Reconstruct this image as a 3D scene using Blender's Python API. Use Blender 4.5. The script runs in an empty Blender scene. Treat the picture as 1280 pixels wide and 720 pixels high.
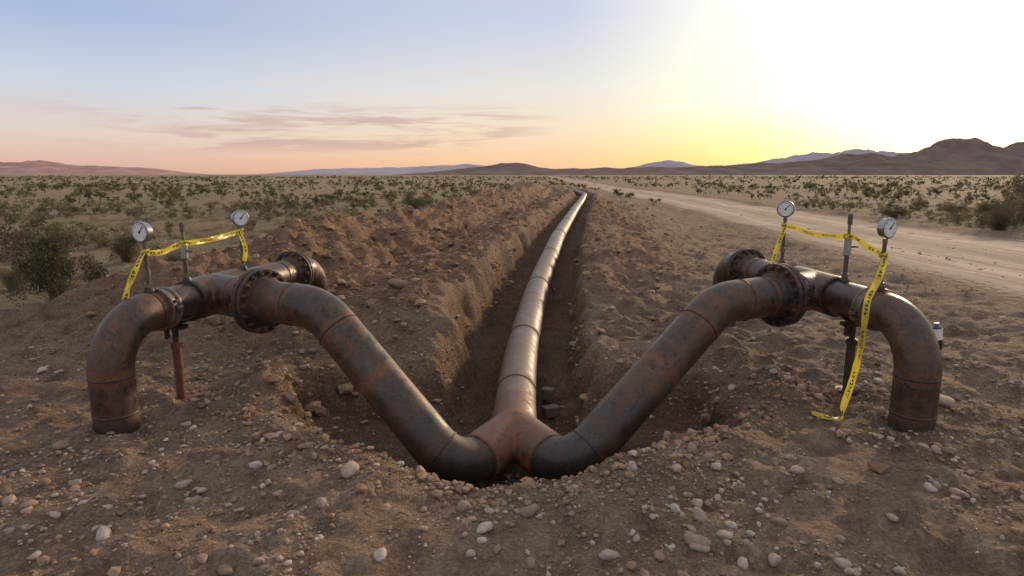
import bpy, bmesh, math, random
import numpy as np
from mathutils import Vector, Matrix
random.seed(7)
R = np.random.RandomState(11)
scene = bpy.context.scene
COL = scene.collection

def lin(r, g, b):
    f = lambda c: (c/255/12.92) if c/255 <= .04045 else ((c/255+.055)/1.055)**2.4
    return (f(r), f(g), f(b), 1)

# ------------------------------------------------------------ noise
_p = np.arange(256); np.random.RandomState(5).shuffle(_p); _p = np.concatenate([_p, _p, _p])
_ga = np.random.RandomState(6).rand(256)*2*np.pi
_gx, _gy = np.cos(_ga), np.sin(_ga)
def perlin(x, y):
    x = np.asarray(x, float); y = np.asarray(y, float)
    xi = np.floor(x).astype(int); yi = np.floor(y).astype(int)
    xf = x-xi; yf = y-yi
    xi &= 255; yi &= 255
    def g(ix, iy, dx, dy):
        h = _p[_p[ix & 255]+(iy & 255)]
        return _gx[h]*dx+_gy[h]*dy
    u = xf**3*(xf*(xf*6-15)+10); v = yf**3*(yf*(yf*6-15)+10)
    a = g(xi, yi, xf, yf); b = g(xi+1, yi, xf-1, yf)
    c = g(xi, yi+1, xf, yf-1); d = g(xi+1, yi+1, xf-1, yf-1)
    return ((a*(1-u)+b*u)*(1-v)+(c*(1-u)+d*u)*v)*1.5
def fbm(x, y, s, o=4, off=0.):
    t = 0; a = 1.; f = 1./s
    for i in range(o):
        t = t+a*perlin(x*f+off+i*17.3, y*f+off*1.7+i*9.1); a *= .5; f *= 2.03
    return t
def sst(a, b, x):
    t = np.clip((x-a)/(b-a), 0, 1); return t*t*(3-2*t)

# ------------------------------------------------------------ terrain
_cy = np.linspace(-20, 400, 4201)
_cc = np.interp(_cy, [-20, 0, 5, 6.5, 8.4, 12.2, 20, 35, 47, 60, 75, 90, 140, 400],
                     [0, 0, 0, .03, .13, .5, 1.45, 3.5, 5.2, 6.9, 7.6, 7.0, 4, 4])
_k = np.hanning(41); _k /= _k.sum()
_cc = np.convolve(np.pad(_cc, 20, mode='edge'), _k, mode='valid')
def cen(y): return np.interp(y, _cy, _cc)
_pz = np.interp(_cy, [-20, 5.6, 8.4, 12, 20, 35, 47, 63, 82, 140, 400], [-.27, -.27, -.18, -.02, .20, .28, .30, .28, .2, -.3, -.3])
_pz = np.convolve(np.pad(_pz, 20, mode='edge'), _k, mode='valid')
def pz(y): return np.interp(y, _cy, _pz)
def roadc(y): return 12.2+.04*y+.8*np.sin(y/35.)
def roadw(y): return 3.5+.25*np.sin(y/9.)

def H(x, y, full=False):
    x = np.asarray(x, float); y = np.asarray(y, float)
    r = np.hypot(x, y)
    big = fbm(x, y, 9., 3, 3.1)*.10*sst(6, 20, r)+fbm(x, y, 70., 2, 8.)*.35*sst(40, 200, r)
    f2 = fbm(x, y, .28, 3, 5.2)
    rough = fbm(x, y, 1.3, 5, 1.2)*.068+f2*.028+np.clip(fbm(x, y, .42, 4, 21.), 0, 1)**1.5*.09
    rd = np.abs(x-roadc(y))-roadw(y)
    onroad = 1-sst(-.3, 1.2, rd)
    onroad = onroad*sst(-10, 0, y)
    rough = rough*(1-.85*onroad)*(1-.5*sst(30, 80, r))
    berm = .12*np.exp(-((rd-.7)/.5)**2)*(.6+fbm(x, y, 2., 2, 4.))
    s = x-cen(y)+fbm(x, y, 1.1, 4, 2.2)*.17*sst(5, 7, y)
    A = sst(6.6, 9.6, y)*(1-sst(95, 120, y))
    A2 = sst(7.0, 15, y)*(1-sst(95, 120, y))
    cl = fbm(x, y, .8, 5, 7.7)
    lw = sst(.9, 1.4, -s)*(1-sst(6., 8., -s))
    left = np.interp(-s, [1.0, 1.35, 1.8, 2.8, 3.9, 4.9, 5.9, 7.8], [.46, .58, .54, .30, .62, 1.05, .65, 0])*A*(s < 0)
    left = left*(1+.35*fbm(x, y, 3., 2, 9.))+lw*A*cl*.21
    rw = sst(.7, 1.1, s)*(1-sst(2.2, 4.5, s))
    right = np.interp(s, [1., 1.3, 2.4, 5], [.42, .42, .20, 0])*A2*(s > 0)+rw*sst(5.5, 8, y)*cl*.12
    yf = 4.42+.21*x*x+fbm(x, y, .9, 3, 4.4)*.16
    yb = 7.3-.15*np.abs(x)+fbm(x, y, .7, 2, 1.4)*.2
    rim = .06*np.exp(-((y-yf+.22)/.22)**2)*sst(.4, 1.2, np.abs(x))*(1-sst(2., 2.9, np.abs(x)))-.08*np.exp(-(x/.9)**2-((y-4.3)/.6)**2)
    side = .20*np.exp(-((np.abs(x)-2.55)/.3)**2)*sst(5.2, 6, y)*(1-sst(7.2, 8.5, y))
    base = big+rough*1.0+left+right+rim+side*(.6+cl)-onroad*.06+berm*(1-onroad*.6)
    for ex, ey in ((-3.45, 5.14), (3.47, 5.14)):
        base = base+.07*np.exp(-(((x-ex)**2+(y-ey)**2)/.16))
    wl = 1-sst(.66, 1.12, -s); wr = 1-sst(.66, .98, s)
    mt = np.where(s < 0, wl, wr)*sst(4.9, 5.5, y)*(1-sst(100, 130, y))
    mp = sst(0, .42, y-yf)*sst(0, .7, yb-y)*sst(0, .45, 2.4-np.abs(x)+fbm(x, y, .5, 3, 3.)*.20)
    pitf = np.minimum(-.66+.075*x*x, -.18)
    fl = np.minimum(pz(y)-.35, 0.4)
    flp = fl*sst(5.5, 7.5, y)+pitf*(1-sst(5.5, 7.5, y))
    m = np.where(mp > mt, mp, mt)
    flo = np.where(mp > mt, pitf*(1-sst(.3, .9, y-6.4))+flp*sst(.3, .9, y-6.4), flp)
    h = base*(1-m)+(flo+rough*.9+cl*.05)*m
    wallband = m*(1-m)*4
    h = h+wallband*(cl*.11+f2*.05)*(r < 60)
    if full:
        spoil = np.clip((lw*A*1.0+rw*A2*.6)+wallband*.8, 0, 1)
        field = np.clip(sst(6.5, 8.5, -s)*sst(6, 12, r)+sst(.6, 2.2, rd)*(x > 8)+sst(45, 90, r)*.8, 0, 1)
        return h, spoil, field, m
    return h

def prog(start, step, growth, end, mx=1e9):
    o = [start]
    while o[-1] < end:
        step = min(step*growth, mx); o.append(o[-1]+step)
    return o
def np_mesh(name, V, F, mat=None, smooth=True, attrs=None, parent=None, link=True):
    V = np.asarray(V, np.float32); F = np.asarray(F, np.int32)
    me = bpy.data.meshes.new(name)
    n, k = F.shape
    me.vertices.add(len(V)); me.vertices.foreach_set('co', V.ravel())
    me.loops.add(n*k); me.loops.foreach_set('vertex_index', F.ravel())
    me.polygons.add(n); me.polygons.foreach_set('loop_start', np.arange(0, n*k, k, dtype=np.int32))
    me.update(calc_edges=True)
    me.polygons.foreach_set('use_smooth', np.full(n, smooth))
    if attrs:
        for an, av in attrs.items():
            a = me.attributes.new(an, 'FLOAT', 'POINT'); a.data.foreach_set('value', np.asarray(av, np.float32))
    me.validate(); me.update()
    if mat: me.materials.append(mat)
    ob = bpy.data.objects.new(name, me); COL.objects.link(ob)
    if parent: ob.parent = parent
    return ob
def empty(name):
    e = bpy.data.objects.new(name, None); COL.objects.link(e); e.empty_display_size = .2; return e

# ------------------------------------------------------------ node helpers
class NT:
    def __init__(s, t): s.t = t; t.nodes.clear()
    def n(s, ty, **kw):
        nd = s.t.nodes.new(ty)
        for k, v in kw.items():
            if k == 'inp':
                for a, b in v.items():
                    if isinstance(b, bpy.types.NodeSocket): s.t.links.new(b, nd.inputs[a])
                    else: nd.inputs[a].default_value = b
            else: setattr(nd, k, v)
        return nd
    def noise(s, vec, scale, detail=5, rough=.55, dist=0):
        return s.n('ShaderNodeTexNoise', inp={'Vector': vec, 'Scale': scale, 'Detail': detail, 'Roughness': rough, 'Distortion': dist}).outputs['Fac']
    def math(s, op, a, b=0., clamp=False, c=0.):
        m = s.n('ShaderNodeMath', operation=op, use_clamp=clamp)
        for i, v in enumerate((a, b, c)):
            if isinstance(v, bpy.types.NodeSocket): s.t.links.new(v, m.inputs[i])
            else: m.inputs[i].default_value = v
        return m.outputs[0]
    def mr(s, v, a, b, c=0., d=1., smooth=False):
        m = s.n('ShaderNodeMapRange', interpolation_type='SMOOTHSTEP' if smooth else 'LINEAR',
                inp={0: v, 1: a, 2: b, 3: c, 4: d}); return m.outputs[0]
    def mix(s, f, a, b, bt='MIX'):
        m = s.n('ShaderNodeMix', data_type='RGBA', blend_type=bt)
        for i, v in ((0, f), (6, a), (7, b)):
            if isinstance(v, bpy.types.NodeSocket): s.t.links.new(v, m.inputs[i])
            else: m.inputs[i].default_value = v
        return m.outputs[2]
    def attr(s, name): return s.n('ShaderNodeAttribute', attribute_name=name).outputs['Fac']
    def ramp(s, f, stops):
        r = s.n('ShaderNodeValToRGB', inp={0: f}); el = r.color_ramp.elements
        while len(el) < len(stops): el.new(.5)
        for e, (p, c) in zip(el, stops): e.position = p; e.color = c
        return r.outputs[0]
    def bump(s, h, st, d, nrm=None):
        i = {'Strength': st, 'Distance': d, 'Height': h}
        if nrm: i['Normal'] = nrm
        return s.n('ShaderNodeBump', inp=i).outputs[0]
    def bsdf(s, col, rough, metal=0., nrm=None, spec=.5):
        i = {'Base Color': col, 'Roughness': rough, 'Metallic': metal, 'Specular IOR Level': spec}
        if nrm: i['Normal'] = nrm
        return s.n('ShaderNodeBsdfPrincipled', inp=i).outputs[0]
    def out(s, sh): s.t.links.new(sh, s.n('ShaderNodeOutputMaterial').inputs[0])
def newmat(name):
    m = bpy.data.materials.new(name); m.use_nodes = True
    t = NT(m.node_tree)
    pos = t.n('ShaderNodeNewGeometry').outputs['Position']
    return m, t, pos
def simple(name, col, rough=.5, metal=0., var=.25, scale=30, bump=.1):
    m, t, pos = newmat(name)
    f = t.noise(pos, scale, 5, .6)
    dark = tuple(c*(1-var) for c in col[:3])+(1,); li = tuple(min(1, c*(1+var)) for c in col[:3])+(1,)
    c = t.mix(t.mr(f, .3, .7), dark, li)
    t.out(t.bsdf(c, t.mr(f, .3, .7, rough*.8, min(1, rough*1.2)), metal, t.bump(f, bump, .004)))
    return m

# ground material
def ground_mat():
    m, t, p = newmat('desert_soil')
    n1 = t.noise(p, .7, 4, .6); n2 = t.noise(p, 4, 6, .7); n3 = t.noise(p, 30, 4, .75)
    c = t.mix(t.mr(n1, .35, .65), (.31, .205, .137, 1), (.45, .315, .218, 1))
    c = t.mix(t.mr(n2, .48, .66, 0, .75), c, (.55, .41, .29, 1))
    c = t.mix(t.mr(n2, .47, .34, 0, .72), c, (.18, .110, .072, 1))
    sp = t.math('MULTIPLY', t.attr('spoil'), t.mr(n2, .3, .6, .6, 1.))
    c = t.mix(sp, c, t.mix(t.mr(n2, .35, .65), (.25, .138, .080, 1), (.52, .32, .195, 1)))
    fc = t.mix(t.mr(n2, .35, .65), (.32, .235, .145, 1), (.49, .375, .245, 1))
    fc = t.mix(t.mr(n1, .42, .62, 0, .5), fc, (.27, .21, .12, 1))
    c = t.mix(t.attr('field'), c, fc)
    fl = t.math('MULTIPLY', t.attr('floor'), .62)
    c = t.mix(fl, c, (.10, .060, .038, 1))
    c = t.mix(t.mr(n3, .38, .60, .72, 0), c, t.mix(.62, c, (.08, .05, .034, 1)))  # crevice shade painted into the soil colour, at the bump noise's low spots
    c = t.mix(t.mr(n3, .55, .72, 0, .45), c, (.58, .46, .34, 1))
    def peb(scale, thr, a, b):
        v = t.n('ShaderNodeTexVoronoi', inp={'Vector': p, 'Scale': scale, 'Randomness': 1.})
        cs = t.n('ShaderNodeSeparateColor', inp={0: v.outputs['Color']})
        return t.math('MULTIPLY', t.mr(v.outputs['Distance'], a, b, 0, 1), t.math('GREATER_THAN', cs.outputs[0], thr)), cs.outputs[1]
    pb, pcv = peb(26., .75, .30, .18)
    pb = t.math('MULTIPLY', pb, t.mr(n1, .4, .6, .15, 1))
    c = t.mix(t.math('MULTIPLY', pb, .8), c, t.mix(pcv, (.26, .18, .13, 1), (.60, .51, .42, 1)))
    pb2, pcv2 = peb(65., .70, .36, .2)
    c = t.mix(t.math('MULTIPLY', pb2, .65), c, t.mix(pcv2, (.18, .12, .085, 1), (.62, .51, .40, 1)))
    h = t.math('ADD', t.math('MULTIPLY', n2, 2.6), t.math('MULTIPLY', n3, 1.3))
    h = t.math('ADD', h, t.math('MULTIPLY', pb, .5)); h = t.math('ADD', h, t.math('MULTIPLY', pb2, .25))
    t.out(t.bsdf(c, .95, 0, t.bump(h, 1., .06), .12))
    return m
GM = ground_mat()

xs_r = prog(5.2, .034, 1.035, 3500); xs = np.array([-v for v in xs_r[::-1]]+list(np.arange(-5.2+.034, 5.2, .034))+xs_r)
ys_f = prog(8.4, .034, 1.020, 6000); ys_b = prog(-2.2, .034, 1.25, 300)
ys = np.array([-v for v in ys_b[::-1]]+list(np.arange(2.2, 8.4, .034))+ys_f)
ys = np.unique(ys)
X, Y = np.meshgrid(xs, ys)
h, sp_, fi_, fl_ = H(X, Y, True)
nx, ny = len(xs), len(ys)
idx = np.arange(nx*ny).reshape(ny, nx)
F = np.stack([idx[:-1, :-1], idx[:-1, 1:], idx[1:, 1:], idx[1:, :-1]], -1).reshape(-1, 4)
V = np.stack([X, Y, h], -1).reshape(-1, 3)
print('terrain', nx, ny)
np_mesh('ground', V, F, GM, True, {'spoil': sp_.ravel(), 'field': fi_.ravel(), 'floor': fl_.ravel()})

# road
ry = np.array(prog(1.5, .12, 1.015, 900)); rt = np.linspace(-1, 1, 61)
RT, RY = np.meshgrid(rt, ry)
RX = roadc(RY)+RT*(roadw(RY)+.9)
RZ = H(RX, RY)+.02
RZ = RZ-.018*(np.exp(-((np.abs(RT-.02)-.36)/.08)**2))
idx = np.arange(RX.size).reshape(RX.shape)
F = np.stack([idx[:-1, :-1], idx[:-1, 1:], idx[1:, 1:], idx[1:, :-1]], -1).reshape(-1, 4)
m, t, p = newmat('packed_dirt')
e = t.attr('across')
mp = t.n('ShaderNodeMapping', inp={'Vector': p, 'Scale': (2.4, .10, 1)}).outputs[0]
ns = t.noise(mp, 2.2, 5, .65); nf = t.noise(p, 6, 6, .7)
c = t.mix(t.mr(ns, .38, .62), (.34, .245, .175, 1), (.58, .45, .335, 1))
c = t.mix(t.mr(nf, .40, .65, 0, .5), c, (.29, .20, .14, 1))
ea = t.math('ABSOLUTE', e)
rut = t.math('ABSOLUTE', t.math('SUBTRACT', ea, .36))
c = t.mix(t.mr(rut, .0, .12, .6, 0, True), c, (.64, .50, .38, 1))
c = t.mix(t.mr(ea, .14, 0., 0, .6, True), c, (.27, .19, .13, 1))
c = t.mix(t.mr(ea, .58, .85, 0, .5, True), c, (.32, .22, .15, 1))
al = t.math('SUBTRACT', t.math('ADD', 1.0, t.math('MULTIPLY', t.math('SUBTRACT', nf, .5), .9)), ea)
al = t.mr(al, .02, .38, 0, 1, True)
b = t.bsdf(c, .95, 0, t.bump(t.math('ADD', nf, t.math('MULTIPLY', ns, 1.5)), .8, .03), .15)
tr = t.n('ShaderNodeBsdfTransparent').outputs[0]
mx = t.n('ShaderNodeMixShader', inp={0: al}); t.t.links.new(tr, mx.inputs[1]); t.t.links.new(b, mx.inputs[2]); t.out(mx.outputs[0])
np_mesh('dirt_road', np.stack([RX, RY, RZ], -1).reshape(-1, 3), F, m, True, {'across': RT.ravel()})

# ------------------------------------------------------------ pipes
def steel_mat(name, base, rust, pale, dusty, rough=.42, metal=.35, org=.75):
    m, t, p = newmat(name)
    n1 = t.noise(p, 3.2, 6, .68, .8); n2 = t.noise(p, 13, 6, .72, .4); n3 = t.noise(p, 60, 3, .6)
    c = t.mix(t.mr(n1, .46, .57), base, rust)
    c = t.mix(t.mr(n2, .58, .68, 0, .55), c, pale)
    c = t.mix(t.mr(n2, .46, .36, 0, .75), c, tuple(v*.35 for v in base[:3])+(1,))
    n5 = t.noise(p, 6, 5, .7, 1.2)
    c = t.mix(t.mr(n5, .57, .66, 0, org), c, (.21, .088, .042, 1))
    c = t.mix(t.mr(n5, .43, .35, 0, .55), c, (.080, .080, .072, 1))
    w = t.attr('weld')
    c = t.mix(t.math('MULTIPLY', w, t.mr(n2, .35, .55, .15, .9)), c, (.21, .088, .042, 1))
    gz = t.n('ShaderNodeSeparateXYZ', inp={0: p}).outputs[2]
    damp = t.math('MULTIPLY', t.mr(gz, .30, .12, 0, .75), t.mr(n2, .35, .6, .5, 1))
    if name == 'rusty_steel': c = t.mix(damp, c, (.035, .034, .026, 1))
    nz = t.n('ShaderNodeSeparateXYZ', inp={0: t.n('ShaderNodeNewGeometry').outputs['Normal']}).outputs[2]
    d = t.math('MULTIPLY', t.mr(nz, .1, .95), t.mr(n2, .35, .65, .2, 1))
    c = t.mix(t.math('MULTIPLY', d, dusty), c, (.34, .255, .19, 1))
    sc = t.noise(t.n('ShaderNodeMapping', inp={'Vector': p, 'Scale': (3, 20, 20)}).outputs[0], 6, 3, .5)
    c = t.mix(t.mr(sc, .64, .70, 0, .45), c, (.28, .225, .19, 1))
    ro = t.mr(t.math('ADD', t.math('MULTIPLY', t.math('ADD', n2, n1), .5), t.math('MULTIPLY', w, .2)), .38, .62, rough*.65, min(.95, rough*1.8))
    hh = t.math('ADD', t.math('MULTIPLY', n2, .6), t.math('MULTIPLY', n3, .5))
    t.out(t.bsdf(c, ro, metal, t.bump(hh, .4, .008), .55))
    return m
PM = steel_mat('rusty_steel', (.056, .039, .030, 1), (.112, .055, .033, 1), (.155, .122, .10, 1), .15, .34, .25, .6)
FM = steel_mat('fork_rust', (.14, .062, .036, 1), (.21, .088, .047, 1), (.24, .145, .10, 1), .2, .5, .15)
TM = steel_mat('dusty_steel', (.120, .094, .075, 1), (.145, .098, .070, 1), (.25, .21, .175, 1), .42, .44, .22, .4)
DM = steel_mat('dark_flange', (.038, .026, .021, 1), (.085, .039, .024, 1), (.13, .095, .075, 1), .12, .5, .2, .5)

def resample(pts, step):
    pts = [Vector(p) for p in pts]; out = [pts[0]]
    for a, b in zip(pts, pts[1:]):
        n = max(1, int((b-a).length/step))
        out += [a.lerp(b, i/n) for i in range(1, n+1)]
    return out
def fillet(pts, rad, step=.035):
    pts = [Vector(p) for p in pts]; out = [pts[0]]
    for i in range(1, len(pts)-1):
        r = rad[i-1] if isinstance(rad, (list, tuple)) else rad
        a, b, c = pts[i-1], pts[i], pts[i+1]
        u = (a-b).normalized(); v = (c-b).normalized()
        th = math.pi-u.angle(v)
        tl = r*math.tan(th/2)
        ctr = b+(u+v).normalized()*(r/math.cos(th/2))
        p0 = b+u*tl; p1 = b+v*tl
        e0 = (p0-ctr); n = max(6, int(th*r/step))
        ax = e0.cross(p1-ctr).normalized()
        for k in range(n+1): out.append(ctr+Matrix.Rotation(th*k/n, 3, ax) @ e0)
    out.append(pts[-1])
    return resample(out, step)
def sweep(name, path, r, mat, seg=48, welds=(), ww=.05, parent=None, cap=True):
    P = [Vector(p) for p in path]; n = len(P)
    L = [0]
    for a, b in zip(P, P[1:]): L.append(L[-1]+(b-a).length)
    T = [(P[min(i+1, n-1)]-P[max(i-1, 0)]).normalized() for i in range(n)]
    ref = Vector((0, 0, 1)) if abs(T[0].z) < .9 else Vector((1, 0, 0))
    N = (ref-T[0]*ref.dot(T[0])).normalized()
    V = []; W = []
    for i in range(n):
        N = (N-T[i]*N.dot(T[i])).normalized(); B = T[i].cross(N)
        rr = r(L[i]/L[-1]) if callable(r) else r
        w = sum(math.exp(-((L[i]-wd)/ww)**2) for wd in welds)
        for k in range(seg):
            a = 2*math.pi*k/seg
            V.append(P[i]+(N*math.cos(a)+B*math.sin(a))*rr); W.append(min(1, w))
    F = [(i*seg+k, i*seg+(k+1) % seg, (i+1)*seg+(k+1) % seg, (i+1)*seg+k) for i in range(n-1) for k in range(seg)]
    ob = np_mesh(name, [tuple(v) for v in V], F, mat, True, {'weld': W}, parent)
    return ob, P, T, L
def at(P, T, L, s):
    for i in range(len(L)-1):
        if L[i+1] >= s:
            f = (s-L[i])/(L[i+1]-L[i]); return P[i].lerp(P[i+1], f), T[i]
    return P[-1], T[-1]
def lathe(name, prof, c, axis, mat, parent=None, seg=48, smooth=False):
    axis = Vector(axis).normalized(); ref = Vector((0, 0, 1)) if abs(axis.z) < .9 else Vector((1, 0, 0))
    N = (ref-axis*ref.dot(axis)).normalized(); B = axis.cross(N); c = Vector(c)
    bm = bmesh.new(); rings = []
    for (s, r) in prof:
        rings.append([bm.verts.new(c+axis*s+(N*math.cos(2*math.pi*k/seg)+B*math.sin(2*math.pi*k/seg))*max(r, 1e-4)) for k in range(seg)])
    for a, b in zip(rings, rings[1:]):
        for k in range(seg):
            f = bm.faces.new((a[k], a[(k+1) % seg], b[(k+1) % seg], b[k])); f.smooth = smooth
    bm.faces.new(rings[0][::-1]); bm.faces.new(rings[-1])
    bmesh.ops.recalc_face_normals(bm, faces=bm.faces)
    me = bpy.data.meshes.new(name); bm.to_mesh(me); bm.free(); me.materials.append(mat)
    ob = bpy.data.objects.new(name, me); COL.objects.link(ob)
    if parent: ob.parent = parent
    return ob
def weldring(c, ax, r, parent, mat=None, w=.012, hgt=.007):
    lathe('weld_bead', [(-w, r-.004), (-w*.6, r+hgt*.7), (0, r+hgt), (w*.6, r+hgt*.7), (w, r-.004)], c, ax, mat or DM, parent, 48, True)
def joinobs(obs, name, parent=None):
    bpy.ops.object.select_all(action='DESELECT')
    for o in obs: o.select_set(True)
    bpy.context.view_layer.objects.active = obs[0]
    bpy.ops.object.join(); o = obs[0]; o.name = name; o.data.name = name
    if parent: o.parent = parent
    return o
def flange(c, ax, r, parent, nb=16, fr=.305, th=.05):
    c = Vector(c); ax = Vector(ax).normalized(); obs = []
    obs.append(lathe('flange', [(-.17, r-.003), (-.16, r+.012), (-.085, r+.03), (-th-.006, r+.05), (-th-.006, fr-.008), (-th, fr), (-.012, fr), (-.006, fr-.005), (-.006, fr-.03)], c, ax, DM, None, 64))
    obs.append(lathe('flange', [(.17, r-.003), (.16, r+.012), (.085, r+.03), (th+.006, r+.05), (th+.006, fr-.008), (th, fr), (.012, fr), (.006, fr-.005), (.006, fr-.03)], c, ax, DM, None, 64))
    obs.append(lathe('flange', [(-.0055, r), (-.0055, fr-.035), (.0055, fr-.035), (.0055, r)], c, ax, DM, None, 64))
    ref = Vector((0, 0, 1)); N = (ref-ax*ref.dot(ax)).normalized(); B = ax.cross(N)
    for k in range(nb):
        a = 2*math.pi*(k+.5)/nb; q = c+(N*math.cos(a)+B*math.sin(a))*(fr-.036)
        obs.append(lathe('b', [(-.105, .012), (.105, .012)], q, ax, BM, None, 8))
        obs.append(lathe('b', [(-.085, .024), (-.0565, .024)], q, ax, BM, None, 6))
        obs.append(lathe('b', [(.0565, .024), (.085, .024)], q, ax, BM, None, 6))
    return joinobs(obs, 'bolted_flange', parent)
def coupling(c, ax, r, parent):
    c = Vector(c); ax = Vector(ax).normalized(); obs = []
    obs.append(lathe('c', [(-.06, r-.002), (-.06, r+.026), (-.045, r+.03), (-.038, r+.014), (.038, r+.014), (.045, r+.03), (.06, r+.026), (.06, r-.002)], c, ax, CM, None, 56))
    ref = Vector((0, 0, 1)); N = (ref-ax*ref.dot(ax)).normalized(); B = ax.cross(N)
    for a in (math.radians(75), math.radians(255)):
        rad = (N*math.cos(a)+B*math.sin(a)); tan = ax.cross(rad)
        q = c+rad*(r+.045)
        for s in (-.03, .03): obs.append(lathe('c', [(-.014, .03), (.014, .03)], q+tan*s, tan, CM, None, 12))
        obs.append(lathe('c', [(-.08, .010), (.08, .010)], q, tan, BM, None, 8))
        obs.append(lathe('c', [(.045, .019), (.068, .019)], q, tan, BM, None, 6))
        obs.append(lathe('c', [(-.068, .019), (-.045, .019)], q, tan, BM, None, 6))
    return joinobs(obs, 'coupling_clamp', parent)
BM = steel_mat('bolt_steel', (.10, .07, .055, 1), (.17, .085, .05, 1), (.26, .21, .18, 1), .1, .45, .6)
CM = steel_mat('clamp_steel', (.24, .20, .17, 1), (.22, .14, .10, 1), (.42, .37, .33, 1), .15, .4, .5)

def blend(name, segs, rr, mat, parent, vox=.016):
    obs = []
    for a, b in segs:
        a = Vector(a); b = Vector(b); ax = (b-a)
        obs.append(lathe('s', [(0, rr), (ax.length, rr)], a, ax, mat, None, 40))
    o = joinobs(obs, name, parent)
    bpy.context.view_layer.objects.active = o
    md = o.modifiers.new('r', 'REMESH'); md.mode = 'VOXEL'; md.voxel_size = vox; md.use_smooth_shade = True
    md = o.modifiers.new('s', 'SMOOTH'); md.factor = .5; md.iterations = 10
    return o

r = .176; rb = .205; Z = .96
def L_tot(path): return sum((b-a).length for a, b in zip(path, path[1:]))
def manifold(base, far, tY, fl, corner, low, fork, flY):
    root = empty('pipe_manifold')
    bx, by = base; fx, fy = far
    d = Vector((fx-bx, fy-by, 0)).normalized()
    path = fillet([(bx, by, -.4), (bx, by, Z), (fx, fy, Z), (fx, fy, -.4)], [.46, .34])
    arc = .46*math.pi/2; v0 = Z+.4-.46
    ob, P, T, L = sweep('header_pipe', path, r, PM, welds=(.55, v0, v0+arc, v0+arc+.12, L_tot(path)-1.4), parent=root)
    weldring(*at(P, T, L, v0), r, root); weldring(*at(P, T, L, v0+arc+.02), r, root); weldring(*at(P, T, L, .57), r, root)
    hp = lambda y: Vector((bx+(fx-bx)*(y-by)/(fy-by), y, Z))
    coupling(hp(by+.60), d, r, root)
    flange(hp(flY), d, r, root, 14, .27, .042)
    weldring(hp(flY-.35), d, r, root)
    tp = hp(tY); fl = Vector(fl); corner = Vector(corner)
    path = fillet([tp, fl, corner, low, fork], [.3, .62, .34])
    ob, P, T, L = sweep('branch_pipe', path, rb, PM, welds=(.85, 1.18, 1.78, 2.4, 3.2, L_tot(path)-.45), parent=root)
    for s in (.91, 1.18, 1.78, L[-1]-.95): weldring(*at(P, T, L, s), rb, root)
    flange(fl, (corner-fl), rb, root, 18, .325, .052)
    blend('tee_fitting', [(hp(tY)-d*.40, hp(tY)+d*.40), (tp, tp+(fl-tp).normalized()*.42)], rb+.006, PM, root)
    weldring(tp-d*.40, d, rb-.004, root); weldring(tp+d*.40, d, rb-.004, root)
    return hp
FORK = (0.02, 5.74, -.26)
LL = (-.47, 5.06, -.36); LR = (.49, 5.08, -.36)
hpL = manifold((-3.43, 5.14), (-2.72, 8.5), 6.50, (-2.50, 6.12, Z), (-1.82, 5.80, Z), LL, FORK, 8.0)
hpR = manifold((3.47, 5.14), (3.06, 8.85), 6.70, (2.74, 6.32, Z+.02), (2.02, 6.0, Z), LR, FORK, 8.25)

root = empty('buried_pipeline')
yy = list(np.arange(5.74, 14, .08))+list(np.arange(14, 110, .35))
path = [(float(cen(v)), v, float(pz(v))) for v in yy]; path[0] = FORK
wl = [1.0, 3.05, 6.5, 10.5, 15, 20, 26, 33]
ob, P, T, L = sweep('main_pipe', path, .222, TM, 56, wl, .07, root)
for s in wl: weldring(*at(P, T, L, s), .222, root, DM, .018, .010)
F0 = Vector(FORK); q = Vector((cen(6.3), 6.3, float(pz(6.3))))
dl = (Vector(LL)-F0); dr = (Vector(LR)-F0)
blend('wye_fitting', [(F0, q), (F0, F0+dl*.66), (F0, F0+dr*.66)], .226, FM, root, .013)

# ------------------------------------------------------------ instruments
SM = simple('brushed_steel', (.42, .42, .41, 1), .35, .9, .2, 60)
WM = simple('dial_white', (.82, .81, .77, 1), .4, 0, .04, 40, 0)
KM = simple('dial_black', (.02, .02, .02, 1), .5, 0, .1)
GMt = simple('weathered_brass', (.20, .17, .12, 1), .5, .6, .35, 50)
GP = simple('weathered_stem', (.12, .105, .09, 1), .5, .5, .4, 50)
def box(name, c, sz, mat, rot=None, parent=None, bev=.0):
    bm = bmesh.new(); bmesh.ops.create_cube(bm, size=1)
    for v in bm.verts: v.co = Vector((v.co.x*sz[0], v.co.y*sz[1], v.co.z*sz[2]))
    if bev: bmesh.ops.bevel(bm, geom=bm.edges[:], offset=bev, segments=2, affect='EDGES')
    M = Matrix.Translation(Vector(c)) @ (rot.to_4x4() if rot is not None else Matrix.Identity(4))
    bmesh.ops.transform(bm, matrix=M, verts=bm.verts)
    me = bpy.data.meshes.new(name); bm.to_mesh(me); bm.free(); me.materials.append(mat)
    ob = bpy.data.objects.new(name, me); COL.objects.link(ob)
    if parent: ob.parent = parent
    return ob
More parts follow.
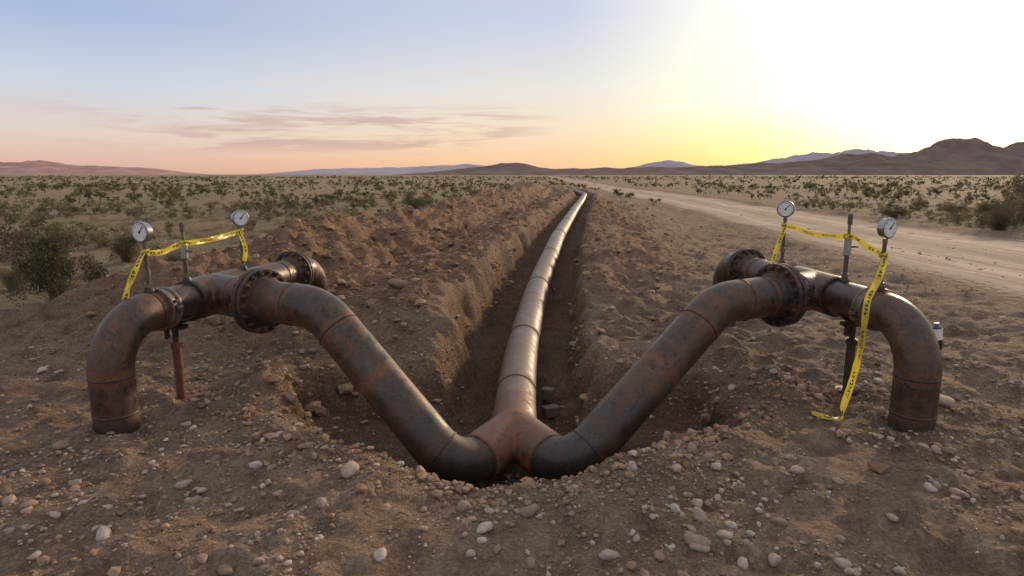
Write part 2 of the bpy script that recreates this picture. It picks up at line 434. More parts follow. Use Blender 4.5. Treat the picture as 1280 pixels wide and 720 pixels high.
def gauge(base, top, R0, yaw):
    root = empty('pressure_gauge')
    b = Vector(base); hz = top-b.z
    up = Vector((0, 0, 1))
    lathe('base_weldolet', [(-.03, .05), (.02, .046), (.05, .034)], b, up, DM, root, 20)
    lathe('hex_nut', [(.05, .034), (.085, .034)], b, up, GMt, root, 6)
    lathe('stem', [(.08, .018), (hz-R0-.02, .018)], b, up, GP, root, 16)
    lathe('isolation_valve', [(.15, .014), (.155, .026), (.21, .026), (.215, .014)], b, up, GMt, root, 14)
    lathe('neck_nut', [(hz-R0-.05, .024), (hz-R0-.005, .024)], b, up, GMt, root, 6)
    c = b+up*hz; f = Vector((math.sin(yaw), -math.cos(yaw), 0)); s = up.cross(f).normalized()
    lathe('gauge_case', [(-.035, R0*.6), (-.03, R0*.93), (.018, R0*.95), (.018, R0*1.06), (.034, R0*1.06), (.038, R0*.98), (.030, R0*.9), (.0205, R0*.9)], c, f, SM, root, 40)
    lathe('dial_face', [(.0385, R0*.9), (.0395, R0*.9)], c, f, WM, root, 40)
    obs = []
    M = Matrix((s, up, f)).transposed()
    for k in range(25):
        a = math.radians(-135+270*k/24); dv = s*math.sin(a)+up*math.cos(a); big = k % 4 == 0
        ln = R0*(.18 if big else .09)
        obs.append(box('tick', c+f*.0405+dv*(R0*.82-ln/2), (.0035 if big else .002, ln, .001), KM, M @ Matrix.Rotation(-a, 3, 'Z')))
    joinobs(obs, 'dial_ticks', root)
    a = math.radians(38); dv = s*math.sin(a)+up*math.cos(a)
    box('needle', c+f*.043+dv*R0*.25, (.006, R0*.9, .002), KM, M @ Matrix.Rotation(-a, 3, 'Z'), root)
    lathe('needle_hub', [(.040, .010), (.046, .010)], c, f, KM, root, 12)
def post(base, top):
    root = empty('vent_valve')
    b = Vector(base); h = top-b.z; up = Vector((0, 0, 1))
    lathe('base_weldolet', [(-.03, .048), (.02, .044), (.05, .03)], b, up, DM, root, 20)
    lathe('hex_nut', [(.05, .036), (.09, .036)], b, up, GMt, root, 6)
    lathe('riser', [(.08, .022), (h*.6, .022)], b, up, GP, root, 16)
    lathe('valve_body', [(h*.38, .022), (h*.40, .034), (h*.62, .034), (h*.64, .022)], b, up, SM, root, 16)
    lathe('upper_stem', [(h*.6, .014), (h*.86, .014)], b, up, GMt, root, 14)
    lathe('bleed_cap', [(h*.84, .024), (h*.97, .024), (h, .016)], b, up, GP, root, 8)
    box('lever', b+up*h*.52+Vector((.05, -.02, 0)), (.09, .014, .02), GMt, None, root, .003)
def tz(v): return Vector((v.x, v.y, Z+r-.005))
g1 = tz(hpL(5.64)); gm = tz(hpL(6.12))+Vector((0, 0, .02)); g2 = tz(hpL(7.0))
gauge(g1, 1.69, .090, math.radians(-18)); post(gm, 1.74); gauge(g2, 1.72, .088, math.radians(44))
h1 = tz(hpR(5.70)); hm = tz(hpR(6.22)); h2 = tz(hpR(7.4))
gauge(h1, 1.72, .090, math.radians(22)); post(hm, 1.82); gauge(h2, 1.80, .092, math.radians(-30))

# caution tape
m, t, p = newmat('caution_tape_plastic')
uv = t.n('ShaderNodeSeparateXYZ', inp={0: t.n('ShaderNodeUVMap', uv_map='UVMap').outputs[0]})
U, Vv = uv.outputs[0], uv.outputs[1]
cell = t.math('FRACT', t.math('MULTIPLY', U, 2.6))
letters = t.math('FRACT', t.math('MULTIPLY', U, 2.6*11))
nn = t.n('ShaderNodeTexWhiteNoise', noise_dimensions='2D', inp={'Vector': t.n('ShaderNodeCombineXYZ', inp={0: t.math('FLOOR', t.math('MULTIPLY', U, 2.6*33)), 1: t.math('FLOOR', t.math('MULTIPLY', Vv, 7))}).outputs[0]}).outputs['Value']
ink = t.math('MULTIPLY', t.math('GREATER_THAN', nn, .35), t.math('LESS_THAN', letters, .78))
ink = t.math('MULTIPLY', ink, t.math('LESS_THAN', cell, .66))
ink = t.math('MULTIPLY', ink, t.math('MULTIPLY', t.math('GREATER_THAN', Vv, .28), t.math('LESS_THAN', Vv, .72)))
c = t.mix(t.math('MULTIPLY', ink, .9), t.mix(t.mr(t.noise(p, 20), .3, .7), (.74, .56, .05, 1), (.85, .68, .08, 1)), (.03, .025, .02, 1))
bs = t.n('ShaderNodeBsdfPrincipled', inp={'Base Color': c, 'Roughness': .35})
tl = t.n('ShaderNodeBsdfTranslucent', inp={'Color': c})
mx = t.n('ShaderNodeMixShader', inp={0: .3}); t.t.links.new(bs.outputs[0], mx.inputs[1]); t.t.links.new(tl.outputs[0], mx.inputs[2]); t.out(mx.outputs[0])
TAPE = m
def catmull(pts, n=14):
    pts = [Vector(p) for p in pts]; q = [pts[0]*2-pts[1]]+pts+[pts[-1]*2-pts[-2]]; out = []
    for i in range(1, len(q)-2):
        a, b, c, d = q[i-1:i+3]
        for k in range(n):
            s = k/n
            out.append(.5*((2*b)+(c-a)*s+(2*a-5*b+4*c-d)*s*s+(3*b-a-3*c+d)*s**3))
    out.append(pts[-1]); return out
def ribbon(name, pts, wd, w=.062, parent=None, n=14, wob=.2):
    P = catmull(pts, n); W = catmull(wd, n); L = 0
    bm = bmesh.new(); uvl = bm.loops.layers.uv.new('UVMap'); rows = []; K = 4
    for i, (a, b) in enumerate(zip(P, W)):
        if i: L += (P[i]-P[i-1]).length
        T = (P[min(i+1, len(P)-1)]-P[max(i-1, 0)]).normalized()
        b = (b-T*b.dot(T)); b = b.normalized() if b.length > 1e-4 else Vector((0, 0, 1))
        b = Matrix.Rotation(wob*math.sin(L*9+1)+wob*math.sin(L*23), 3, T) @ b
        nrm = T.cross(b)
        rows.append((L, [bm.verts.new(a+b*w*(k/K-.5)+nrm*.009*math.cos(math.pi*(k/K-.5))*math.sin(L*14)) for k in range(K+1)]))
    for (l0, r0), (l1, r1) in zip(rows, rows[1:]):
        for k in range(K):
            f = bm.faces.new((r0[k], r1[k], r1[k+1], r0[k+1])); f.smooth = True
            for lp, (uu, v_) in zip(f.loops, ((l0, k/K), (l1, k/K), (l1, (k+1)/K), (l0, (k+1)/K))): lp[uvl].uv = (uu, v_)
    me = bpy.data.meshes.new(name); bm.to_mesh(me); bm.free(); me.materials.append(TAPE)
    ob = bpy.data.objects.new(name, me); COL.objects.link(ob)
    if parent: ob.parent = parent
def wrap(c, z, rr, parent):
    pts = [(c.x+rr*math.cos(a), c.y+rr*math.sin(a), z+.012*math.sin(a*1.5)) for a in np.linspace(0, 2*math.pi*1.4, 12)]
    ribbon('tape_knot', pts, [(0, 0, 1)]*12, .045, parent, 6, .3)
root = empty('caution_tape'); up = (0, 0, 1)
f = -.035
g1f = Vector((g1.x, g1.y+f, 1.50)); g2f = Vector((g2.x, g2.y+f, 1.57)); gmf = Vector((gm.x-.01, gm.y-.05, 1.525))
ribbon('strip', [g1f, g1f.lerp(gmf, .5)-Vector((0, 0, .03)), gmf, gmf.lerp(g2f, .5)-Vector((0, 0, .015)), g2f], [up, (.2, 0, 1), up, (0, .3, 1), up], .056, root)
ribbon('hanging_end', [g1f, g1f+Vector((-.05, -.06, -.14)), g1f+Vector((-.11, -.10, -.30)), g1f+Vector((-.12, -.14, -.40))], [(1, 0, .3), (1, .2, 0), (1, -.2, .2), (1, .3, 0)], .056, root)
ribbon('hanging_end', [g2f, g2f+Vector((.05, -.04, -.09)), g2f+Vector((.07, -.03, -.2)), g2f+Vector((.05, -.04, -.32))], [(1, 0, .3), (1, .2, 0), (1, -.2, .2), (1, .3, 0)], .05, root)
wrap(g1, 1.50, .03, root); wrap(g2, 1.57, .028, root); wrap(gm, 1.53, .04, root)
root = empty('caution_tape')
a1 = Vector((h1.x, h1.y+f, 1.47)); am = Vector((hm.x, hm.y-.05, 1.59)); a2 = Vector((h2.x, h2.y+f, 1.61))
ribbon('strip', [a1, a1.lerp(am, .5)-Vector((0, 0, .01)), am, am.lerp(a2, .5)-Vector((0, 0, .04)), a2], [up, (.2, 0, 1), up, (0, .3, 1), up], .056, root)
ribbon('hanging_end', [a2, a2+Vector((-.08, -.06, -.15)), a2+Vector((-.17, -.15, -.34)), a2+Vector((-.22, -.2, -.48))], [(1, 0, .3), (1, .2, 0), (1, -.2, .2), (1, .3, 0)], .05, root)
ribbon('trailing_end', [a1, (3.29, 5.54, 1.28), (3.17, 5.47, 1.08), (3.15, 5.45, .75), (3.11, 5.46, .4), (3.06, 5.48, .12), (3.0, 5.42, float(H(3.0, 5.42))+.03), (2.86, 5.38, float(H(2.86, 5.38))+.03), (2.74, 5.42, float(H(2.74, 5.42))+.035)],
       [(1, 0, .4), (1, -.3, .3), (.9, -.6, 0), (1, .4, 0), (.6, -.8, 0), (1, 0, .2), (.3, 1, .2), (0, 1, .3), (.2, 1, 0)], .058, root)
wrap(h1, 1.47, .03, root); wrap(h2, 1.61, .028, root); wrap(hm, 1.59, .04, root)

# supports
SR = simple('support_rust', (.18, .06, .035, 1), .6, .2, .4, 30, .4)
def support(p, mat):
    root = empty('pipe_support'); g = float(H(p.x, p.y)); b = Vector((p.x, p.y, 0)); up = Vector((0, 0, 1))
    lathe('base_plate', [(g-.06, .11), (g+.015, .11)], b, up, mat, root, 24)
    lathe('post', [(g, .042), (.60, .042)], b, up, mat, root, 20)
    lathe('jack_screw', [(.58, .028), (.75, .028)], b, up, DM, root, 14)
    lathe('collar', [(.54, .06), (.59, .06)], b, up, mat, root, 6)
    bm = bmesh.new(); seg = 14; ri, ro = r+.003, r+.022; ax = (hpL(7)-hpL(6)).normalized(); sd = ax.cross(up)
    rows = []
    for k in range(seg+1):
        a = math.radians(-90-48+96*k/seg); dv = sd*math.cos(a)+up*math.sin(a); c = Vector((p.x, p.y, Z))
        rows.append([bm.verts.new(c+dv*q+ax*w) for q, w in ((ri, -.07), (ro, -.07), (ro, .07), (ri, .07))])
    for x_, y_ in zip(rows, rows[1:]):
        for k in range(4): bm.faces.new((x_[k], x_[(k+1) % 4], y_[(k+1) % 4], y_[k]))
    bm.faces.new(rows[0]); bm.faces.new(rows[-1][::-1]); bmesh.ops.recalc_face_normals(bm, faces=bm.faces)
    me = bpy.data.meshes.new('saddle'); bm.to_mesh(me); bm.free(); me.materials.append(DM)
    ob = bpy.data.objects.new('saddle', me); COL.objects.link(ob); ob.parent = root
    box('bracket', (p.x, p.y, .745), (.22, .10, .035), DM, None, root, .004)
    box('strut', (p.x-.07, p.y-.02, .69), (.03, .05, .12), DM, None, root, .004)
support(hpL(5.90), SR); support(hpR(6.02), DM)

# spray can and blocks
root = empty('spray_paint_can'); c = Vector((5.35, 7.62, float(H(5.35, 7.62)))); ax = Vector((-.12, 0, 1))
lathe('can_body', [(0, .055), (.02, .06), (.13, .06), (.132, .0605)], c, ax, KM, root, 24, True)
lathe('label', [(.13, .062), (.27, .062)], c, ax, WM, root, 24)
lathe('shoulder', [(.27, .06), (.30, .035), (.30, .03), (.34, .03)], c, ax, simple('can_blue', (.06, .10, .22, 1), .4), root, 24, True)
CB = simple('old_wood', (.16, .12, .09, 1), .85, 0, .4, 18, .6)
box('timber_block', (.46, 7.05, float(H(.46, 7.05))+.07), (.20, .13, .12), CB, Matrix.Rotation(.5, 3, 'Z'), None, .008)
box('timber_block', (.44, 7.35, float(H(.44, 7.35))+.12), (.15, .13, .14), CB, Matrix.Rotation(-.3, 3, 'Z'), None, .008)

# ------------------------------------------------------------ scatter
def ico(sub):
    bm = bmesh.new(); bmesh.ops.create_icosphere(bm, subdivisions=sub, radius=1)
    V = np.array([v.co[:] for v in bm.verts]); F = np.array([[v.index for v in f.verts] for f in bm.faces]); bm.free(); return V, F
def rockvar(sub, rough):
    V, F = ico(sub); V = V.copy()
    for _ in range(9):
        n = R.randn(3); n /= np.linalg.norm(n); d = R.uniform(.45, .8); k = V @ n-d; V -= np.outer(np.clip(k, 0, None), n)*.95
    V *= 1+rough*R.randn(len(V), 1)*.05
    V *= np.array([R.uniform(.8, 1.35), R.uniform(.7, 1.1), R.uniform(.5, .85)])
    return V, F
def scatter(name, items, variants, mat, smooth=True):
    Vs, Fs, Ts = [], [], []; off = 0
    for (x, y, z, s, tint) in items:
        V, F = variants[R.randint(len(variants))]
        a = R.uniform(0, 2*math.pi); b = R.uniform(-.4, .4); ca, sa, cb, sb = math.cos(a), math.sin(a), math.cos(b), math.sin(b)
        M = np.array([[ca, -sa*cb, sa*sb], [sa, ca*cb, -ca*sb], [0, sb, cb]])
        Vs.append((V*s) @ M.T+[x, y, z]); Fs.append(F+off); off += len(V); Ts.append(np.full(len(V), tint))
    return np_mesh(name, np.concatenate(Vs), np.concatenate(Fs), mat, smooth, {'tint': np.concatenate(Ts)})
m, t, p = newmat('stone')
tn = t.attr('tint'); nn = t.noise(p, 40, 5, .65); n0 = t.noise(p, 12, 3, .6)
c = t.ramp(tn, [(0, (.16, .105, .08, 1)), (.3, (.31, .215, .155, 1)), (.6, (.42, .315, .24, 1)), (.85, (.52, .425, .35, 1)), (1, (.64, .565, .49, 1))])
c = t.mix(t.mr(nn, .42, .62, 0, .45), c, (.26, .17, .115, 1))
c = t.mix(t.mr(n0, .45, .65, 0, .4), c, (.40, .275, .19, 1))
t.out(t.bsdf(c, .85, 0, t.bump(t.math('ADD', nn, n0), .7, .012), .25)); STONE = m
m, t, p = newmat('soil_clod')
nn = t.noise(p, 25, 4, .6); tn = t.attr('tint')
c = t.mix(tn, (.25, .15, .096, 1), (.50, .345, .235, 1)); c = t.mix(t.mr(nn, .35, .7, 0, .6), c, (.18, .112, .072, 1))
t.out(t.bsdf(c, .95, 0, t.bump(nn, .6, .01), .1)); CLOD = m
varS = [rockvar(1, .6) for _ in range(10)]; varB = [rockvar(2, .5) for _ in range(10)]
def pts_in(n, x0, x1, y0, y1, dens=None):
    x = R.uniform(x0, x1, n*3); y = R.uniform(y0, y1, n*3)
    if dens is not None: k = R.rand(n*3) < dens(x, y); x, y = x[k], y[k]
    return x[:n], y[:n]
clump = lambda x, y: np.clip(.30+1.3*fbm(x, y, 1.0, 3, 12.), .05, 1)
def mk(x, y, smin, smax, pw, embed=.25, tl=0, th=1):
    s = np.minimum(smin/np.maximum(R.rand(len(x)), 1e-3)**pw, smax)
    z = H(x, y)+s*embed; tt = R.uniform(tl, th, len(x))
    return list(zip(x, y, z, s, tt))
x, y = pts_in(11000, -6.5, 6.5, 2.3, 7.5, lambda x, y: clump(x, y)*np.where(y < 5.6, 1, .5)*(1-.85*sst(.1, .5, H(x, y, True)[3])))
small = mk(x, y, .0075, .030, .45, .25, .1, 1)
x, y = pts_in(3500, -14, 14, 7, 22, lambda x, y: clump(x, y)*(1-.9*H(x, y, True)[3]))
small += mk(x, y, .014, .055, .4)
scatter('gravel_stones', small, varS, STONE)
x, y = pts_in(650, -5.5, 5.5, 2.6, 7, lambda x, y: clump(x, y)*(1-.95*sst(.1, .5, H(x, y, True)[3])))
bigs = mk(x, y, .022, .058, .38, .25, .15, 1)
for (bx, by, bs, bt) in [(-1.17, 4.25, .085, .7), (-.17, 3.55, .06, .95), (-2.5, 3.5, .06, .9), (.12, 3.85, .08, .4), (-3.9, 5.9, .08, .6), (-1.75, 9.6, .17, .35),
                         (1.55, 3.35, .06, .7), (1.35, 3.3, .05, .9), (1.1, 3.45, .065, .5), (1.3, 3.5, .05, .8), (-.75, 3.25, .055, .9), (2.1, 4.3, .06, .8), (.9, 4.35, .06, .9), (-2.9, 3.9, .05, .8), (-2.2, 4.1, .05, .8), (1.2, 3.7, .07, .6), (1.5, 3.6, .045, .9), (4.1, 5.6, .1, .6), (3.95, 5.75, .08, .5)]:
    bigs.append((bx, by, float(H(bx, by))+bs*.3, bs, bt))
scatter('rocks', bigs, varB, STONE)
def dc(x, y):
    h_, s_, f_, m_ = H(x, y, True)
    return np.clip(s_+.5*(m_*(1-m_)*4)+.04, 0, 1)*np.clip(.5+fbm(x, y, 1.5, 2, 3.3), 0.05, 1)
x, y = pts_in(8500, -6.5, 5, 4.2, 16, dc); cl = mk(x, y, .013, .11, .5, .3)
x, y = pts_in(4500, -6, 9, 16, 48, dc); cl += mk(x, y, .03, .17, .4, .3)
x, y = pts_in(2500, -3.2, 3.2, 3.9, 6.2, lambda x, y: np.exp(-((y-4.3-.2*x*x)/.35)**2)); cl += mk(x, y, .010, .055, .5, .3)
x, y = pts_in(7500, -6, 6, 2.4, 8, lambda x, y: np.clip(.3+1.2*fbm(x, y, 1.4, 3, 31.), .03, 1)*(1-.6*H(x, y, True)[3])); cl += mk(x, y, .0075, .045, .45, .2)
scatter('soil_clods', cl, varS, CLOD, False)

# shrubs
def shrub(nl, nt, ls, w=.5, hh=.75, nlob=9):
    cx = R.randn(nlob, 3)*[w*.45, w*.45, hh*.16]+[0, 0, hh*.58]
    rl = R.uniform(.12, .22, nlob)*w*2*.8
    k = R.randint(nlob, size=nl)
    d = R.randn(nl, 3); d /= np.linalg.norm(d, axis=1)[:, None]
    c = cx[k]+d*(rl[k]*R.rand(nl)**.45)[:, None]
    c[:, 2] = np.clip(c[:, 2], hh*.05, None)
    a = R.randn(nl, 3); a[:, 2] = np.abs(a[:, 2])+.5; a /= np.linalg.norm(a, axis=1)[:, None]
    b = np.cross(a, R.randn(nl, 3)); b /= np.linalg.norm(b, axis=1)[:, None]
    s = ls*R.uniform(.6, 1.4, nl)[:, None]
    q = np.stack([c-a*s, c+b*s*.45, c+a*s, c-b*s*.45], 1)
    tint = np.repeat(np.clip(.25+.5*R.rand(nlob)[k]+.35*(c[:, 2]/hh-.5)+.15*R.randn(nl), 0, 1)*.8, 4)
    tip = cx[R.randint(nlob, size=nt)]+R.randn(nt, 3)*w*.14; tip[:, 2] = np.clip(tip[:, 2]*1.12, .1*hh, None)
    bs = R.randn(nt, 3)*[w*.08, w*.08, 0]
    mid = bs*.5+tip*.5; mid[:, :2] = bs[:, :2]+(tip-bs)[:, :2]*.35
    wv = R.randn(nt, 3); wv /= np.linalg.norm(wv, axis=1)[:, None]; th = ls*.22
    q1 = np.stack([bs-wv*th, bs+wv*th, mid+wv*th*.7, mid-wv*th*.7], 1)
    q2 = np.stack([mid-wv*th*.7, mid+wv*th*.7, tip+wv*th*.2, tip-wv*th*.2], 1)
    Q = np.concatenate([q, q1, q2]); V = Q.reshape(-1, 3); F = np.arange(len(V)).reshape(-1, 4)
    T = np.concatenate([tint, np.full(nt*8, 1.)])
    return V, F, T
m, t, p = newmat('shrub_foliage')
tn = t.attr('tint'); hu = t.attr('hue')
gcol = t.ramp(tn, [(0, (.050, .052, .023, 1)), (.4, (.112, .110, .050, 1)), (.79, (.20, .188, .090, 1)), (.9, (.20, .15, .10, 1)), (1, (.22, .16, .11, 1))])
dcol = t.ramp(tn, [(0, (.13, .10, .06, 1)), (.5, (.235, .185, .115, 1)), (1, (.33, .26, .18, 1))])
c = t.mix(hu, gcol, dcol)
bs = t.bsdf(c, .8, 0, None, .2); tl = t.n('ShaderNodeBsdfTranslucent', inp={'Color': c})
mx = t.n('ShaderNodeMixShader', inp={0: .28}); t.t.links.new(bs, mx.inputs[1]); t.t.links.new(tl.outputs[0], mx.inputs[2]); t.out(mx.outputs[0]); SHR = m
def place(name, items, variants):
    Vs, Fs, Ts, Hs = [], [], [], []; off = 0
    for (x, y, z, s, sz, hue) in items:
        V, F, T = variants[R.randint(len(variants))]
        a = R.uniform(0, 6.283); ca, sa = math.cos(a), math.sin(a)
        Vr = np.stack([(V[:, 0]*ca-V[:, 1]*sa)*s+x, (V[:, 0]*sa+V[:, 1]*ca)*s+y, V[:, 2]*sz+z-.02], 1)
        Vs.append(Vr); Fs.append(F+off); off += len(V); Ts.append(np.clip(T+R.uniform(-.1, .1)*(T < .85), 0, 1)); Hs.append(np.full(len(V), hue))
    return np_mesh(name, np.concatenate(Vs), np.concatenate(Fs), SHR, False, {'tint': np.concatenate(Ts), 'hue': np.concatenate(Hs)})
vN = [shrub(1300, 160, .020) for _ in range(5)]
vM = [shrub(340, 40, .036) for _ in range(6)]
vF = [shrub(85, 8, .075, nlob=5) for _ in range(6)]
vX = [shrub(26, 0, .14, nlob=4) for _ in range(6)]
def okpos(x, y):
    s = x-cen(y); rd = np.abs(x-roadc(y))-roadw(y)
    left = s < -6.9-.6*perlin(x*.4, y*.4)
    right = (rd > 1.2) & (x > roadc(y))
    mid = (s > 2.5) & (rd > .8) & (x < roadc(y)) & (y > 42)
    far = (y > 125)
    return (left | right | mid | far) & (rd > .9) & (np.hypot(x+7.6, y-10.5) > 2.4)
def band(n, y0, y1, smin, smax, dry=.42):
    yy = np.sqrt(R.uniform(y0**2, y1**2, n*3)); xx = R.uniform(-1.02, 1.02, n*3)*yy+R.uniform(-3, 3, n*3)
    k = okpos(xx, yy) & (R.rand(n*3) < np.clip(.45+1.1*fbm(xx, yy, 9, 2, 2.), .06, 1)); xx, yy = xx[k][:n], yy[k][:n]
    s = R.uniform(smin, smax, len(xx))*(1+.5*(R.rand(len(xx)) < .12))
    hue = np.where(R.rand(len(xx)) < dry, R.uniform(.6, 1, len(xx)), R.uniform(0, .45, len(xx)))
    s = np.where(hue > .55, s*.6, s)
    return list(zip(xx, yy, H(xx, yy), s, s*R.uniform(.65, .95, len(xx)), hue))
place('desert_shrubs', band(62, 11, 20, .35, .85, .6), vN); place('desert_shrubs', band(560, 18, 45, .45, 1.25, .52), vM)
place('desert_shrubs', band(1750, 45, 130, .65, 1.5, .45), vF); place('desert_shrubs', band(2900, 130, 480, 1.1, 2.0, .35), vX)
def bush(x, y, s, sz, hue=0.1, nl=5200):
    v = shrub(nl, 600, .015, .5, .8, 26)
    place('creosote_bush', [(x, y, float(H(x, y)), s, sz, hue)], [v])
bush(-7.6, 10.3, 1.25, 1.65, .15, 8500); bush(-9.4, 11.6, .8, .7, .9)
bush(-5.3, 17.5, .9, .85, 0); bush(-3.9, 25, 1.3, 1.15, .2)
bush(19.5, 25, 2.0, 1.8, .3); bush(24.5, 30, 2.6, 2.9, .3); bush(17.9, 29.5, 1.2, 1.0, .1); bush(-9.6, 15.5, 1.2, 1.1, .3); bush(-7.4, 13.6, .8, .7, .8)
# dry grass
def tuft(n=90, L=.3):
    b = R.randn(n, 3)*[.05, .05, 0]; d = R.randn(n, 3)*[.55, .55, 0]+[0, 0, 1]; d /= np.linalg.norm(d, axis=1)[:, None]
    l = L*R.uniform(.4, 1, n)[:, None]; w = np.cross(d, R.randn(n, 3)); w /= np.linalg.norm(w, axis=1)[:, None]; w *= .0022
    mdl = b+d*l*.6; tp = b+d*l+np.array([0, 0, -.2])*l*R.rand(n)[:, None]+d*[1, 1, 0]*l*.3
    Q = np.concatenate([np.stack([b-w, b+w, mdl+w, mdl-w], 1), np.stack([mdl-w, mdl+w, tp+w*.2, tp-w*.2], 1)])
    V = Q.reshape(-1, 3); return V, np.arange(len(V)).reshape(-1, 4), np.full(len(V), .75)
its = []
for (x, y, s) in [(-2.45, 6.2, .6), (-2.6, 6.35, .5), (-2.35, 6.4, .4), (2.95, 5.1, .5), (3.05, 5.0, .4), (-6.6, 8.6, 1.1), (-6.3, 8.3, 1), (-6.9, 8.4, 1.2), (-6.75, 8.0, .8), (5.5, 9.5, .8), (-4.4, 7.4, .5), (-5.2, 8.2, .7),
                  (6.6, 12, .9), (5.9, 15, 1.), (7.1, 18, 1.1), (6.2, 22, 1.), (4.9, 11.5, .6), (6.9, 9.6, .6)]:
    its.append((x, y, float(H(x, y)), s, s, 1.))
xx, yy = pts_in(1500, -30, 32, 8, 34, lambda x, y: okpos(x, y)*1.*np.clip(.4+fbm(x, y, 3, 2, 6.), .02, 1))
its += [(a, b, c_, s, s*.8, 1.) for a, b, c_, s in zip(xx, yy, H(xx, yy), R.uniform(.6, 1.4, len(xx)))]
place('dry_grass', its, [tuft(70) for _ in range(6)])

# ------------------------------------------------------------ mountains
def rng_mesh(name, u_pts, dist, depth, mat, seed, jag=1.):
    us = np.linspace(u_pts[0][0], u_pts[-1][0], 300); prof = np.interp(us, [p[0] for p in u_pts], [p[1] for p in u_pts])
    k = np.hanning(7); k /= k.sum(); prof = np.convolve(np.pad(prof, 3, mode='edge'), k, mode='valid')
    ts = np.linspace(-1, 1, 50)
    U_, T_ = np.meshgrid(us, ts)
    Yw = dist+T_*depth; Xw = U_*dist
    rid = 1-np.abs(fbm(Xw, Yw, depth*.55, 5, seed))*.9
    prof = np.tile(prof, (50, 1))
    env = np.clip(1-np.abs(T_)**1.3, 0, 1)
    hgt = prof*env*(.76+.26*rid*jag)+fbm(Xw, Yw, depth*.2, 4, seed+3)*prof*.10*env*jag-1.
    idx = np.arange(U_.size).reshape(U_.shape)
    F = np.stack([idx[:-1, :-1], idx[:-1, 1:], idx[1:, 1:], idx[1:, :-1]], -1).reshape(-1, 4)
    np_mesh(name, np.stack([Xw, Yw, hgt], -1).reshape(-1, 3), F, mat, True)
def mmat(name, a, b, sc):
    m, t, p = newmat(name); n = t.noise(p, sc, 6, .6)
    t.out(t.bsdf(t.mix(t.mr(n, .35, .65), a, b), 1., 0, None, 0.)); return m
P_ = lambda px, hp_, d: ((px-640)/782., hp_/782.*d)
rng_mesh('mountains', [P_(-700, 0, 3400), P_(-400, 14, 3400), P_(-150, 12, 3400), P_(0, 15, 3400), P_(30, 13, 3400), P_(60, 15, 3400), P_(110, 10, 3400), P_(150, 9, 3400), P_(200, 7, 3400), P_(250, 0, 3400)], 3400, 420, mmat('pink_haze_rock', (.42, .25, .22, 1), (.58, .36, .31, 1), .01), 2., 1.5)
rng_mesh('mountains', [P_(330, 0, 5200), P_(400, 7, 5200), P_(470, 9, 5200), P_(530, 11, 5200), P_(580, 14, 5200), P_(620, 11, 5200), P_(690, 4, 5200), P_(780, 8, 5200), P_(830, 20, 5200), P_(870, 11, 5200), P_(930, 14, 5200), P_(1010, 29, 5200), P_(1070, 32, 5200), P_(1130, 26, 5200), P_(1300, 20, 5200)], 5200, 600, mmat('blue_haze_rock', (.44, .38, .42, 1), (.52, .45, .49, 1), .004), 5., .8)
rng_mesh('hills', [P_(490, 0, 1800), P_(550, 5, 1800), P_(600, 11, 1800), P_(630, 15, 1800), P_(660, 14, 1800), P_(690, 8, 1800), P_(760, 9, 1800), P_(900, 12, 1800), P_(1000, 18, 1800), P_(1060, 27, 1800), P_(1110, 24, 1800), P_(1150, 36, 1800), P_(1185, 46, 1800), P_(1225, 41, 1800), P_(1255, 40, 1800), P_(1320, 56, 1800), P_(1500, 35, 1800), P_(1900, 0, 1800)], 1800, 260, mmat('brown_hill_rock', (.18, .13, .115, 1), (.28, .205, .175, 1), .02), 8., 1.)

# ------------------------------------------------------------ world
w = bpy.data.worlds.new('World'); scene.world = w; w.use_nodes = True
t = NT(w.node_tree)
d = t.n('ShaderNodeTexCoord').outputs['Generated']
sx = t.n('ShaderNodeSeparateXYZ', inp={0: d}); z = sx.outputs[2]
saz = math.radians(37)
hl = t.math('SQRT', t.math('ADD', t.math('MULTIPLY', sx.outputs[0], sx.outputs[0]), t.math('ADD', t.math('MULTIPLY', sx.outputs[1], sx.outputs[1]), .0001)))
az = t.math('DIVIDE', t.math('ADD', t.math('MULTIPLY', sx.outputs[0], math.sin(saz)), t.math('MULTIPLY', sx.outputs[1], math.cos(saz))), hl)
zz = t.mr(z, 0, .6)
S = lambda l: [(p/.6, lin(*c)) for p, c in l]
A = t.ramp(zz, S([(0, (218, 174, 160)), (.02, (226, 186, 170)), (.055, (228, 208, 198)), (.12, (204, 212, 226)), (.20, (170, 186, 220)), (.35, (184, 187, 200)), (.6, (196, 194, 200))]))
B = t.ramp(zz, S([(0, (242, 186, 148)), (.025, (247, 202, 162)), (.07, (242, 220, 192)), (.13, (230, 225, 219)), (.23, (198, 206, 228)), (.38, (196, 197, 206)), (.6, (196, 194, 200))]))
C = t.ramp(zz, S([(0, (250, 200, 118)), (.02, (253, 214, 125)), (.05, (253, 232, 160)), (.10, (254, 248, 218)), (.24, (254, 250, 240)), (.42, (225, 220, 218)), (.6, (200, 197, 200))]))
c = t.mix(t.mr(az, .30, .88, 0, 1, True), A, B)
c = t.mix(t.mr(az, .83, .98, 0, 1, True), c, C)
sd = Vector((math.sin(saz), math.cos(saz), .13)).normalized()
dt = t.n('ShaderNodeVectorMath', operation='DOT_PRODUCT', inp={0: d, 1: tuple(sd)}).outputs['Value']
gl = t.math('POWER', t.math('MAXIMUM', dt, 0.), 50.)
c = t.mix(t.math('MULTIPLY', gl, .8), c, (1.5, 1.34, 1.02, 1), 'ADD')
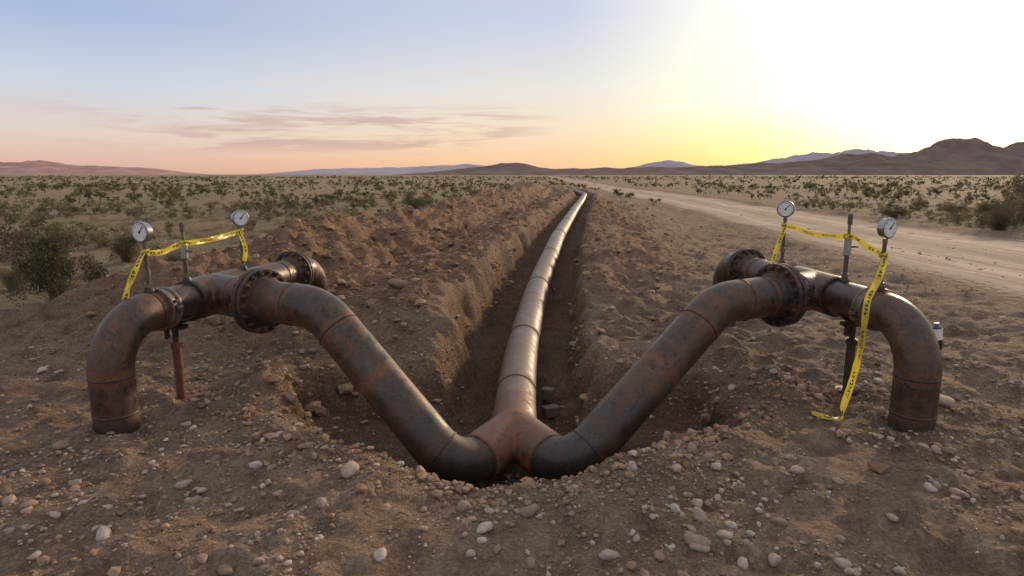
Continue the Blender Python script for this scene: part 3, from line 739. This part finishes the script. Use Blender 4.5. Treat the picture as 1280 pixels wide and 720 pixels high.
def clouds(c, loc, sc, lo, hi, amt, col, z0, z1, z2, z3, x0, x1, x2, x3):
    mpn = t.n('ShaderNodeMapping', inp={'Vector': d, 'Location': loc, 'Scale': sc}).outputs[0]
    cn = t.noise(mpn, 2.0, 6, .62, .5)
    msk = t.math('MULTIPLY', t.mr(z, z0, z1, 0, 1, True), t.mr(z, z3, z2, 0, 1, True))
    msk = t.math('MULTIPLY', msk, t.math('MULTIPLY', t.mr(sx.outputs[0], x3, x2, 0, 1, True), t.mr(sx.outputs[0], x0, x1, 0, 1, True)))
    return t.mix(t.math('MULTIPLY', t.mr(cn, lo, hi, 0, amt, True), msk), c, col)
c = clouds(c, (.7, .2, 1.3), (2.2, 2.2, 26), .46, .60, .75, lin(200, 164, 158), .025, .045, .085, .11, -.66, -.40, -.05, .10)
c = clouds(c, (3.1, .8, 4.3), (3.5, 3.5, 40), .50, .62, .4, lin(236, 216, 205), .09, .11, .14, .18, -.45, -.2, -.02, .1)
sky = t.n('ShaderNodeTexSky'); sky.sky_type = 'NISHITA'; sky.sun_disc = False; sky.sun_elevation = math.radians(12); sky.sun_rotation = saz
b1 = t.n('ShaderNodeBackground', inp={0: c, 1: .95}); b2 = t.n('ShaderNodeBackground', inp={0: sky.outputs[0], 1: .012})
ad = t.n('ShaderNodeAddShader'); t.t.links.new(b1.outputs[0], ad.inputs[0]); t.t.links.new(b2.outputs[0], ad.inputs[1])
t.t.links.new(ad.outputs[0], t.n('ShaderNodeOutputWorld').inputs[0])

sun = bpy.data.lights.new('sun', 'SUN'); sun.energy = 2.8; sun.angle = math.radians(5); sun.color = (1, .76, .52)
so = bpy.data.objects.new('sun', sun); COL.objects.link(so)
el = math.radians(12); dv = Vector((math.sin(saz)*math.cos(el), math.cos(saz)*math.cos(el), math.sin(el)))
so.rotation_euler = (-dv).to_track_quat('-Z', 'Y').to_euler()

cam = bpy.data.cameras.new('camera'); cam.lens = 22; cam.sensor_width = 36; cam.clip_end = 20000; cam.clip_start = .05
co = bpy.data.objects.new('camera', cam); COL.objects.link(co); co.location = (0, 0, 2.2); co.rotation_euler = (math.radians(90-10.3), 0, 0)
scene.camera = co
scene.view_settings.view_transform = 'Standard'; scene.view_settings.look = 'None'; scene.view_settings.exposure = 0
